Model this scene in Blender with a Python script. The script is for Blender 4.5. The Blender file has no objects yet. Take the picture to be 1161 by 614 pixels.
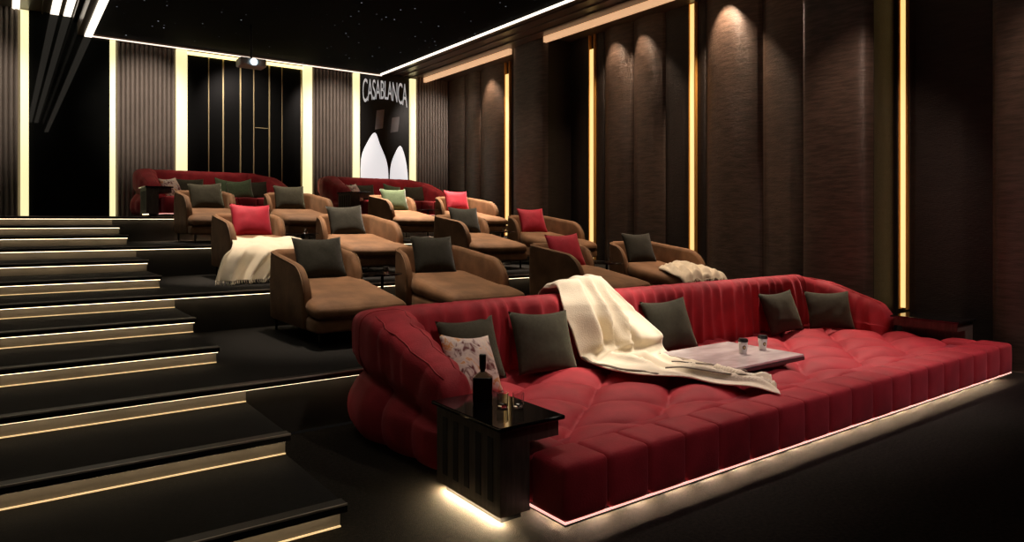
import bpy, bmesh, math, random
from mathutils import Vector, Matrix, noise
PI = math.pi
random.seed(7)
sc = bpy.context.scene
COL = sc.collection

# ------------------------------------------------------------------ materials
def new_mat(name):
    m = bpy.data.materials.new(name); m.use_nodes = True
    return m, m.node_tree.nodes, m.node_tree.links, m.node_tree.nodes['Principled BSDF']

def mat(name, col, rough=.6, metal=0., var=0., vscale=8., bump=0., bscale=60., stretch=(1, 1, 1),
        sheen=0., sheen_tint=None, spec=.5, coat=0., col2=None, bdist=.01):
    m, N, L, b = new_mat(name)
    b.inputs['Base Color'].default_value = (*col, 1)
    b.inputs['Roughness'].default_value = rough
    b.inputs['Metallic'].default_value = metal
    b.inputs['Specular IOR Level'].default_value = spec
    b.inputs['Coat Weight'].default_value = coat
    if sheen:
        b.inputs['Sheen Weight'].default_value = sheen
        b.inputs['Sheen Roughness'].default_value = .4
        if sheen_tint: b.inputs['Sheen Tint'].default_value = (*sheen_tint, 1)
    tc = N.new('ShaderNodeTexCoord'); mp = N.new('ShaderNodeMapping'); mp.inputs['Scale'].default_value = stretch
    L.new(tc.outputs['Object'], mp.inputs['Vector'])
    if var or col2:
        n = N.new('ShaderNodeTexNoise'); n.inputs['Scale'].default_value = vscale; n.inputs['Detail'].default_value = 4
        L.new(mp.outputs[0], n.inputs['Vector'])
        r = N.new('ShaderNodeValToRGB')
        c2 = col2 or tuple(c * (1 + var) for c in col); c1 = col if col2 else tuple(c * (1 - var) for c in col)
        r.color_ramp.elements[0].position = .35; r.color_ramp.elements[1].position = .68
        r.color_ramp.elements[0].color = (*c1, 1); r.color_ramp.elements[1].color = (*c2, 1)
        L.new(n.outputs['Fac'], r.inputs[0]); L.new(r.outputs[0], b.inputs['Base Color'])
    if bump:
        n2 = N.new('ShaderNodeTexNoise'); n2.inputs['Scale'].default_value = bscale; n2.inputs['Detail'].default_value = 5
        L.new(mp.outputs[0], n2.inputs['Vector'])
        bp = N.new('ShaderNodeBump'); bp.inputs['Strength'].default_value = bump; bp.inputs['Distance'].default_value = bdist
        L.new(n2.outputs['Fac'], bp.inputs['Height']); L.new(bp.outputs[0], b.inputs['Normal'])
    return m

def emit(name, col, s):
    m, N, L, b = new_mat(name)
    b.inputs['Base Color'].default_value = (.8, .8, .8, 1)
    b.inputs['Emission Color'].default_value = (*col, 1)
    b.inputs['Emission Strength'].default_value = s
    return m

RED = mat('red_velvet', (.36, .024, .033), .7, var=.16, vscale=5, bump=.25, bscale=90, sheen=.25, sheen_tint=(1, .25, .3), spec=.25)
REDC = mat('red_cushion_fabric', (.42, .012, .035), .65, var=.1, bump=.3, bscale=200, sheen=.4, sheen_tint=(1, .3, .35), spec=.3)
SUEDE = mat('brown_suede', (.235, .122, .060), .72, var=.24, vscale=4.5, bump=.25, bscale=50, sheen=.15, sheen_tint=(1, .75, .5), spec=.25)
PIPE = mat('tan_piping', (.2, .115, .06), .6, spec=.3)
OLIVE = mat('olive_fabric', (.041, .038, .024), .85, var=.12, vscale=30, bump=.5, bscale=260, sheen=.25, sheen_tint=(.8, .85, .6), spec=.2)
GREEN = mat('sage_green_fabric', (.085, .125, .065), .8, var=.12, vscale=30, bump=.4, bscale=200, sheen=.3, spec=.2)
CHAR = mat('charcoal_fabric', (.030, .029, .021), .85, var=.12, vscale=30, bump=.5, bscale=260, sheen=.2, spec=.2)
SEAM = mat('red_piping', (.36, .03, .035), .6, spec=.3)
CREAM = mat('cream_wool', (.82, .73, .56), .8, var=.08, vscale=4, bump=.35, bscale=90, sheen=.3, spec=.2)
CREAMD = mat('throw_stripe', (.12, .09, .06), .8, var=.1)
CARPET = mat('black_carpet', (.0125, .0100, .0072), .9, var=.55, vscale=45, bump=.8, bscale=220, spec=.15, bdist=.02)
CARPETS = mat('step_carpet', (.0065, .0058, .0045), .8, var=.4, vscale=40, bump=.5, bscale=180, spec=.25)
RISER = mat('riser_panel', (.20, .175, .14), .5, var=.12, vscale=3, bump=.1, spec=.4)
TALL = mat('tier_front_panel', (.03, .027, .023), .6, var=.2, vscale=3, spec=.3)
NOSE = mat('nosing_metal', (.55, .48, .42), .4, metal=.3, spec=.5)
NOSED = mat('nosing_dark', (.012, .010, .009), .4)
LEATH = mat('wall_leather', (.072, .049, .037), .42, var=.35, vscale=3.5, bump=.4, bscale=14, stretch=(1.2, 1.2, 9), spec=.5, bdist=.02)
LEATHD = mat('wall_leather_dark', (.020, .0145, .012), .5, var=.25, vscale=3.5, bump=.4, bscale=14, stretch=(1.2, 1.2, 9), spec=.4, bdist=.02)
FLUTE = mat('fluted_panel_taupe', (.20, .168, .138), .55, var=.06, vscale=3, spec=.35)
FLUTEB = mat('fluted_gap_dark', (.03, .025, .022), .7)
MIRR = mat('dark_glass', (.006, .0065, .006), .015, spec=.12, var=.2, vscale=1.5)
GOLD = mat('gold_trim', (.85, .70, .36), .4, metal=.35)
GLASSM = mat('dark_smoked_glass', (.008, .0085, .008), .35, spec=.1)
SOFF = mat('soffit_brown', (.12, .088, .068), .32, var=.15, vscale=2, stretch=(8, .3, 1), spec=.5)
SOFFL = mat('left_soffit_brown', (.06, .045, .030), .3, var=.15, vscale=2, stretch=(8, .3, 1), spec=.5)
BLKG = mat('black_gloss', (.005, .0045, .0045), .06, spec=.6, var=.2)
WOOD = mat('smoked_wood', (.085, .066, .05), .4, var=.3, vscale=6, stretch=(6, 6, .8), bump=.1, spec=.5)
WOODD = mat('groove_black', (.006, .005, .005), .6)
BLKM = mat('black_metal', (.012, .012, .013), .3, metal=.5)
MARB = mat('grey_marble', (.50, .43, .41), .08, col2=(.78, .68, .65), vscale=3.2, stretch=(1, 2.2, 1), spec=.6)
TRAYE = mat('tray_edge', (.05, .045, .045), .25, spec=.5)
WHITE = mat('cup_paper', (.8, .77, .7), .5, var=.02)
LID = mat('cup_lid_black', (.01, .01, .01), .3)
BROWNLOGO = mat('logo_brown', (.12, .07, .03), .6)
BOT = mat('dark_bottle_glass', (.012, .006, .004), .08, spec=.7, coat=.4)
LABEL = mat('bottle_amber_shoulder', (.25, .14, .06), .2, spec=.6)
POSTB = mat('poster_black', (.004, .004, .004), .4)
POSTW = mat('poster_white', (.78, .78, .8), .5)
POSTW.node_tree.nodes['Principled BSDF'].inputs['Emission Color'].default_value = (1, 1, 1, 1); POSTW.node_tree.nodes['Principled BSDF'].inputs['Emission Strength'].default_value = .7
POSTG = mat('poster_grey', (.30, .30, .31), .5, var=.1)
CHROME = mat('projector_grey', (.42, .43, .46), .4)

def glass_mat():
    m, N, L, b = new_mat('clear_glass')
    b.inputs['Base Color'].default_value = (.95, .95, .95, 1); b.inputs['Roughness'].default_value = .02
    b.inputs['Transmission Weight'].default_value = 1; b.inputs['IOR'].default_value = 1.45
    return m
GLASS = glass_mat()
def floral():
    m, N, L, b = new_mat('floral_fabric')
    tc = N.new('ShaderNodeTexCoord'); n = N.new('ShaderNodeTexNoise'); n.inputs['Scale'].default_value = 7; n.inputs['Detail'].default_value = 3
    n.inputs['Distortion'].default_value = 1.6
    L.new(tc.outputs['Object'], n.inputs['Vector']); r = N.new('ShaderNodeValToRGB'); e = r.color_ramp.elements
    e[0].position = .36; e[0].color = (.10, .012, .012, 1); e[1].position = .44; e[1].color = (.50, .40, .36, 1)
    x = e.new(.56); x.color = (.62, .52, .44, 1); x = e.new(.62); x.color = (.55, .22, .04, 1); x = e.new(.72); x.color = (.62, .55, .46, 1)
    L.new(n.outputs['Fac'], r.inputs[0]); L.new(r.outputs[0], b.inputs['Base Color']); b.inputs['Roughness'].default_value = .7
    return m
FLORAL = floral()
def star_mat():
    m, N, L, b = new_mat('starlit_ceiling')
    b.inputs['Base Color'].default_value = (.0015, .0015, .0018, 1); b.inputs['Roughness'].default_value = .9; b.inputs['Specular IOR Level'].default_value = .05
    tc = N.new('ShaderNodeTexCoord'); v = N.new('ShaderNodeTexVoronoi'); v.inputs['Scale'].default_value = 5.5; v.inputs['Randomness'].default_value = 1
    L.new(tc.outputs['Object'], v.inputs['Vector'])
    r = N.new('ShaderNodeValToRGB'); r.color_ramp.elements[0].position = .03; r.color_ramp.elements[0].color = (1, 1, 1, 1)
    r.color_ramp.elements[1].position = .10; r.color_ramp.elements[1].color = (0, 0, 0, 1)
    L.new(v.outputs['Distance'], r.inputs[0])
    sp = N.new('ShaderNodeSeparateColor'); L.new(v.outputs['Color'], sp.inputs[0])
    p = N.new('ShaderNodeMath'); p.operation = 'POWER'; p.inputs[1].default_value = 4; L.new(sp.outputs[0], p.inputs[0])
    mu = N.new('ShaderNodeMath'); mu.operation = 'MULTIPLY'; L.new(r.outputs[0], mu.inputs[0]); L.new(p.outputs[0], mu.inputs[1])
    m2 = N.new('ShaderNodeMath'); m2.operation = 'MULTIPLY'; m2.inputs[1].default_value = .9; L.new(mu.outputs[0], m2.inputs[0])
    b.inputs['Emission Color'].default_value = (.85, .9, 1, 1); L.new(m2.outputs[0], b.inputs['Emission Strength'])
    return m
STAR = star_mat()
E_RISER = emit('led_riser', (1, .76, .48), 6.5)
E_FOOT = emit('led_foot', (1, .62, .24), .75)
E_WALL = emit('led_amber', (1, .66, .22), 1.12)
GLOWB = mat('amber_glow_border', (.80, .40, .09), .35, metal=.2)  # amber colour stands in for the glow beside the wall strips
E_BACK = emit('led_cream', (1, .86, .44), 1.08)
E_COVE = emit('led_white', (1, .88, .72), 1.8)
E_SOFF = emit('led_peach', (1, .55, .28), .72)
E_SOFA = emit('led_underglow', (1, .66, .42), 6)
E_EDGE = emit('led_edge', (1, .50, .42), 1.3)
E_TAB = emit('led_table_underglow', (1, .72, .38), 8.0)
E_LENS = emit('projector_lens_light', (.75, .95, 1), 3.)

# ------------------------------------------------------------------ mesh helpers
def link(name, me, m, parent=None, smooth=False):
    o = bpy.data.objects.new(name, me); COL.objects.link(o)
    for mm in (m if isinstance(m, (list, tuple)) else [m]): me.materials.append(mm)
    if smooth:
        for p in me.polygons: p.use_smooth = True
    if parent is not None: o.parent = parent
    return o
def build(name, bm, m, parent=None, smooth=False, recalc=True):
    if recalc: bmesh.ops.recalc_face_normals(bm, faces=bm.faces)
    me = bpy.data.meshes.new(name); bm.to_mesh(me); bm.free()
    return link(name, me, m, parent, smooth)
def box(bm, x0, x1, y0, y1, z0, z1, mi=0):
    v = [bm.verts.new((x, y, z)) for z in (z0, z1) for y in (y0, y1) for x in (x0, x1)]
    for f in ((0, 2, 3, 1), (4, 5, 7, 6), (0, 1, 5, 4), (2, 6, 7, 3), (0, 4, 6, 2), (1, 3, 7, 5)):
        bm.faces.new([v[i] for i in f]).material_index = mi
def boxo(name, b, m, parent=None):
    bm = bmesh.new(); box(bm, *b); return build(name, bm, m, parent)
def rbox(bm, lo, hi, r, n=8, bulge=0., warp=None, rn=3):
    """rounded, slightly puffed box"""
    lo = Vector(lo); hi = Vector(hi); c = (lo + hi) / 2; h = (hi - lo) / 2
    r = min(r, h.x * .98, h.y * .98, h.z * .98)
    verts = {}
    def samples(hh):
        a = [-hh + r * (1 - math.cos(PI / 2 * k / rn)) * 1.0 for k in range(rn)]
        mid = [-(hh - r) + 2 * (hh - r) * k / n for k in range(n + 1)]
        return a + mid + [-x for x in reversed(a)]
    S = [samples(h[i]) for i in range(3)]
    def vert(p):
        key = tuple(round(x, 5) for x in p)
        if key in verts: return verts[key]
        inn = Vector([max(-(h[i] - r), min(h[i] - r, p[i])) for i in range(3)])
        d = Vector(p) - inn
        if d.length > 1e-9:
            q = inn + d.normalized() * r
        else: q = Vector(p)
        if bulge:
            u = [min(1, abs(q[i]) / h[i]) for i in range(3)]
            k = max(range(3), key=lambda i: abs(p[i]) / h[i])
            o = [j for j in range(3) if j != k]
            q[k] += math.copysign(bulge * (1 - u[o[0]] ** 2) * (1 - u[o[1]] ** 2), q[k])
        q = q + c
        if warp: q = warp(q)
        verts[key] = bm.verts.new(q); return verts[key]
    for ax in range(3):
        a, b = [(1, 2), (2, 0), (0, 1)][ax]
        for sg in (-1, 1):
            A, B = S[a], S[b]
            for i in range(len(A) - 1):
                for j in range(len(B) - 1):
                    q = []
                    for (ii, jj) in ((i, j), (i + 1, j), (i + 1, j + 1), (i, j + 1)):
                        p = [0, 0, 0]; p[ax] = sg * h[ax]; p[a] = A[ii]; p[b] = B[jj]; q.append(vert(p))
                    q2 = []
                    for x in q:
                        if x not in q2: q2.append(x)
                    if len(q2) > 2:
                        try: bm.faces.new(q2 if sg > 0 else q2[::-1])
                        except ValueError: pass
def grid(bm, P, closed_u=False, mi=0):
    """P[i][j] points -> quads"""
    V = [[bm.verts.new(p) for p in row] for row in P]
    n = len(V); m = len(V[0])
    for i in range(n - 1):
        for j in range(m - 1):
            bm.faces.new((V[i][j], V[i + 1][j], V[i + 1][j + 1], V[i][j + 1])).material_index = mi
        if closed_u: bm.faces.new((V[i][m - 1], V[i + 1][m - 1], V[i + 1][0], V[i][0]))
    return V
def lathe(bm, prof, c=(0, 0, 0), n=24, mi=0):
    rings = []
    for r, z in prof:
        rings.append([bm.verts.new((c[0] + r * math.cos(2 * PI * k / n), c[1] + r * math.sin(2 * PI * k / n), c[2] + z)) for k in range(n)])
    for a, b in zip(rings, rings[1:]):
        for k in range(n): bm.faces.new((a[k], a[(k + 1) % n], b[(k + 1) % n], b[k])).material_index = mi
    bm.faces.new(rings[0][::-1]).material_index = mi; bm.faces.new(rings[-1]).material_index = mi
def tube(bm, pts, r, n=6, cap=True):
    pts = [Vector(p) for p in pts]; rings = []
    for i, p in enumerate(pts):
        t = (pts[min(i + 1, len(pts) - 1)] - pts[max(i - 1, 0)]).normalized()
        a = t.cross(Vector((0, 0, 1)));
        if a.length < 1e-3: a = t.cross(Vector((0, 1, 0)))
        a.normalize(); b = t.cross(a)
        rr = r[i] if isinstance(r, (list, tuple)) else r
        rings.append([bm.verts.new(p + a * rr * math.cos(2 * PI * k / n) + b * rr * math.sin(2 * PI * k / n)) for k in range(n)])
    for x, y in zip(rings, rings[1:]):
        for k in range(n): bm.faces.new((x[k], x[(k + 1) % n], y[(k + 1) % n], y[k]))
    if cap: bm.faces.new(rings[0][::-1]); bm.faces.new(rings[-1])
def cr(pts, k=4):
    """Catmull-Rom resample, any dimension"""
    out = []
    for i in range(len(pts) - 1):
        p0 = pts[max(i - 1, 0)]; p1 = pts[i]; p2 = pts[i + 1]; p3 = pts[min(i + 2, len(pts) - 1)]
        for s in range(k):
            t = s / k
            out.append(tuple(.5 * (2 * b + (c - a) * t + (2 * a - 5 * b + 4 * c - d) * t * t + (-a + 3 * b - 3 * c + d) * t ** 3) for a, b, c, d in zip(p0, p1, p2, p3)))
    out.append(tuple(pts[-1])); return out
def nz(x, y, z=0.): return noise.noise(Vector((x, y, z)))
def thing(name, label, cat, loc=(0, 0, 0), rz=0, group=None):
    o = bpy.data.objects.new(name, None); COL.objects.link(o); o.location = loc; o.rotation_euler = (0, 0, rz)
    o.empty_display_size = .1
    o['label'] = label; o['category'] = cat
    if group: o['group'] = group
    return o
def tag(o, label, cat, group=None):
    o['label'] = label; o['category'] = cat
    if group: o['group'] = group
    return o
def struct(o): o['kind'] = 'structure'; return o
def dup(root, loc, rz, label, group=None):
    r = root.copy(); COL.objects.link(r); r.location = loc; r.rotation_euler = (0, 0, rz); r['label'] = label
    if group: r['group'] = group
    for ch in list(root.children):
        c = ch.copy(); COL.objects.link(c); c.parent = r
        for g in list(ch.children):
            d = g.copy(); COL.objects.link(d); d.parent = c
    return r

# ------------------------------------------------------------------ room constants
RH = .1492; ST = .9425; Y0 = 3.60; W = 16.7          # step rise, tread, first riser, back wall
XW = 9.97; XF = 9.2; ZS = 5.62; XL = -1.8
LAND = 12 * RH

# ------------------------------------------------------------------ floor, tiers, steps
struct(boxo('floor', (XL, XW + .3, -3, Y0 + 2 * ST, -.1, 0), CARPET))
def riser(i, name, x1, yr, ztop, tall):
    """a platform or step: top slab + riser face + led"""
    o = struct(boxo(name, (XL, x1, yr + .08, yr + (3 * ST if tall else ST) + .08 if not (tall and i == 11) else W, max(0, ztop - (.4476 if tall else RH)) - .0, ztop), CARPETS))
    bm = bmesh.new(); box(bm, XL, x1 + .012, yr, yr + .09, ztop - .045, ztop + .001); build('nosing', bm, NOSED, o)
    bm = bmesh.new(); box(bm, XL, x1 + .012, yr - .006, yr + .006, ztop - .007, ztop + .004); build('edge_trim', bm, NOSE, o)
    zb = ztop - RH
    xe = 1.5 if tall else x1
    bm = bmesh.new(); box(bm, XL, xe, yr + .075, yr + .085, zb, ztop - .045); build('riser_panel', bm, RISER, o)
    if tall:
        bm = bmesh.new(); box(bm, xe, x1, yr + .075, yr + .085, ztop - 3 * RH, ztop - .045); build('front_panel', bm, TALL, o)
    bm = bmesh.new(); box(bm, XL, x1, yr + .014, yr + .032, ztop - .0495, ztop - .0455); build('light_strip', bm, E_RISER, o)
    if i < 7:
        bm = bmesh.new(); box(bm, XL, xe - .0, yr + .064, yr + .075, zb + .001, zb + .008); build('foot_light', bm, E_FOOT, o)
    return o
for i in range(12):
    tall = i % 3 == 2
    riser(i, 'seating_tier' if tall else 'stair_step', (XW + .2) if tall else 1.5, Y0 + i * ST, (i + 1) * RH, tall)

# ------------------------------------------------------------------ ceiling
c = boxo('ceiling', (XL - .2, XW + .3, -3, W + .2, 6.05, 6.15), SOFF); struct(c)
boxo('starry_panel', (1.3, 7.92, -3, W - .02, 5.565, 5.62), STAR, c)
bm = bmesh.new(); box(bm, 7.98, XW + .3, -3, W + .1, ZS, ZS + .3)
box(bm, 7.90, 8.05, -3, W, 5.56, 6.05); box(bm, 8.25, 8.32, -3, W, ZS - .03, ZS); box(bm, 8.55, 8.62, -3, W, ZS - .03, ZS); box(bm, 8.85, 8.92, -3, W, ZS - .03, ZS)
so = struct(build('ceiling_soffit', bm, SOFF))
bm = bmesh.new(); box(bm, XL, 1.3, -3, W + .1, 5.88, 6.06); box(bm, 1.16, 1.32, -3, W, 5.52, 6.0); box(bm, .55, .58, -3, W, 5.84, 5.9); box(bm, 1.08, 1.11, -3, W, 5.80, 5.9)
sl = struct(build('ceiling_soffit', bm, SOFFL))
bm = bmesh.new(); box(bm, 1.28, 7.95, W - .12, W, 5.5, 6.05)
sb = struct(build('ceiling_soffit', bm, SOFF))
boxo('light_strip', (7.87, 7.93, -2, W - .1, 5.53, 5.56), E_COVE, so)
boxo('light_strip', (1.28, 1.41, -2, W - .1, 5.49, 5.53), E_COVE, sl)
boxo('light_strip', (1.30, 7.9, W - .15, W - .12, 5.50, 5.52), emit('led_back_cove', (1, .80, .65), 1.6), sb)
for x0, x1 in ((.70, .84), (.92, 1.05), (.08, .20)):
    boxo('light_strip', (x0, x1, -2, W - .02, 5.86, 5.883), E_COVE, sl)

# ------------------------------------------------------------------ back wall
bw = struct(boxo('wall_back', (XL, XW + .3, W, W + .2, LAND - .2, 6.1), LEATHD))
def flutes(x0, x1, z1, pitch=.088):
    bm = bmesh.new(); n = max(1, round((x1 - x0) / pitch)); w = (x1 - x0) / n
    P = []
    for k in range(n):
        for t in range(7):
            a = PI * t / 6
            x = x0 + w * (k + .5) - w * .40 * math.cos(a); P.append((x, W - .03 - .04 * math.sin(a)))
        P.append((x0 + w * (k + 1) - .001, W - .012))
    grid(bm, [[(x, y, z) for x, y in P] for z in (LAND, z1)])
    return bm
for x0, x1, z1 in ((XL, .20, 5.88), (1.85, 3.0, 5.5), (6.07, 7.14, 5.5), (8.95, XW, ZS)):
    f = build('fluted_panel', flutes(x0, x1, z1), FLUTE, bw, smooth=False)
def strip(x0, x1, z1, label, m=E_BACK):
    o = boxo('light_strip', (x0, x1, W - .09, W - .005, LAND + .02, z1), m)
    o.data.transform(Matrix.Translation((0, 0, 0))); tag(o, label, 'light strip'); return o
strip(.21, .345, 5.86, 'creamy vertical light strip left of the tall dark glass recess at far left')
strip(1.735, 1.84, 5.5, 'creamy vertical light strip at left edge of the wide fluted wall panel')
strip(3.01, 3.23, 5.5, 'wide creamy light strip between the fluted panel and the gold-lined dark doors')
strip(5.84, 6.06, 5.5, 'creamy light strip at right side of the gold-lined dark glass wall')
strip(7.15, 7.31, 5.5, 'creamy vertical light strip at left edge of the tall poster')
strip(8.77, 8.93, 5.55, 'creamy vertical light strip at right edge of the tall poster')
boxo('dark_glass_panel', (.345, 1.735, W - .05, W - .004, LAND, 5.88), MIRR, bw)
bmx = boxo('dark_glass_panel', (3.24, 5.83, W - .05, W - .004, LAND, 5.42), GLASSM, bw)
for x, w in ((3.68, .02), (3.99, .03), (4.37, .03), (4.67, .02), (5.03, .03), (5.33, .015), (5.80, .03)):
    boxo('gold_trim', (x - w / 2, x + w / 2, W - .062, W - .045, LAND, 5.40), GOLD, bmx)
for (x0, x1, z) in ((4.05, 4.37, 2.62), (4.70, 5.0, 3.9)):
    boxo('gold_trim', (x0, x1, W - .06, W - .048, z, z + .015), GOLD, bmx)
boxo('light_strip', (3.24, 5.83, W - .1, W - .05, 5.41, 5.48), emit('led_gold', (1, .78, .3), 2.2), bmx)

# ------------------------------------------------------------------ right wall: recesses, pillars, padded panels
bm = bmesh.new(); box(bm, XW, XW + .3, -3, W + .2, 0, 6.1)
wr = struct(build('wall_right', bm, LEATHD))
def vpanel(y0, y1, x, bulge, m, zb=0, z1=ZS, n=14, name='wall_panel'):
    """convex leather panel, thick"""
    bm = bmesh.new(); P = []
    for k in range(n + 1):
        u = -1 + 2 * k / n; P.append((x - bulge * (1 - abs(u) ** 2.4), y0 + .004 + (y1 - y0 - .008) * k / n))
    P = [(x + .06, P[0][1])] + P + [(x + .06, P[-1][1])]
    grid(bm, [[(a, b, z) for a, b in P] for z in [zb + (z1 - zb) * q / 6 for q in range(7)]])
    return build(name, bm, m, wr, smooth=True)
def tierz(y):
    z = 0
    for i in (2, 5, 8, 11):
        if y > Y0 + i * ST: z = (i + 1) * RH
    return z
pan = [(16.65, 15.75, .05), (15.75, 15.0, .08), (15.0, 13.86, .12), (13.66, 12.63, .03),
       (11.42, 10.80, .03), (10.64, 10.38, .03), (10.38, 9.56, .13), (9.56, 8.74, .13), (8.74, 8.16, .03), (8.0, 7.82, .02), (7.82, 6.68, .17), (6.68, 5.6, .15),
       (4.56, 4.52, .0), (4.40, 3.2, .03)]
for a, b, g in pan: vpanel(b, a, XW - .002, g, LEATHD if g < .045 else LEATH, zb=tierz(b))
def pillar(y0, y1):
    z0 = tierz(y0)
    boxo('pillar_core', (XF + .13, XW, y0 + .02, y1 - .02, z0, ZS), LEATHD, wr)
    bm = bmesh.new(); P = []
    n = 20
    for k in range(n + 1):
        u = -1 + 2 * k / n
        P.append((XF + .14 - .14 * (1 - abs(u) ** 5) ** (1 / 2.2), y0 + (y1 - y0) * (.5 + .5 * u)))
    grid(bm, [[(a, b, z) for a, b in P] for z in [z0 + (ZS - z0) * q / 6 for q in range(7)]])
    build('wall_panel', bm, LEATH, wr, smooth=True)
    for yy, s in ((y0, 1), (y1, -1)):
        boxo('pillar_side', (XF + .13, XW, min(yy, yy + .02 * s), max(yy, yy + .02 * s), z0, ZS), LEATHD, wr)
pillar(11.44, 12.63); pillar(4.58, 5.59); pillar(2.0, 3.21)
boxo('wall_panel', (XF + .1, XW, -3, 2.0, 0, ZS), LEATH, wr)
for (y, hw, z0, lab) in ((13.755, .08, tierz(13.755), 'slim amber vertical light strip farthest back on the brown padded wall'),
                     (10.717, .065, tierz(10.717), 'slim amber vertical light strip second from the back on the brown wall'),
                     (8.08, .05, tierz(8.08), 'slim amber vertical light strip behind the chaise with the folded throw'),
                     (4.47, .034, .5, 'slim amber vertical light strip rising behind the right black side table')):
    zt = ZS - .02 if y < 9 else ZS - .3
    o = boxo('light_strip', (XW - .05, XW - .03, y - hw, y + hw, z0 + .02, zt), E_WALL); tag(o, lab, 'light strip')
    for q in (-1, 1):
        a_, b_ = sorted((y + q * (hw + .002), y + q * (hw + .024))); boxo('glow_border', (XW - .065, XW - .002, a_, b_, z0, ZS), GLOWB, wr)  # boards added as the strip's amber glow border, glow put in their colour
for y0, y1 in ((12.66, W - .05), (5.62, 11.42), (3.24, 4.55)):
    boxo('light_strip', (XF - .02, XF + .06, y0, y1, ZS - .12, ZS - .001), E_SOFF, so)
struct(boxo('wall_left', (XL - .2, XL, -3, W + .2, 0, 6.1), LEATHD))
struct(boxo('wall_front', (XL - .2, XW + .3, -3.2, -3, 0, 6.1), LEATHD))
# base glow at the near pillar
tag(boxo('light_strip', (XF + .02, XF + .10, 2.05, 3.15, .005, .03), emit('led_pillar_foot', (1, .62, .3), 6)), 'low amber light strip on the floor at the foot of the rightmost wall pillar', 'light strip')

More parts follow.
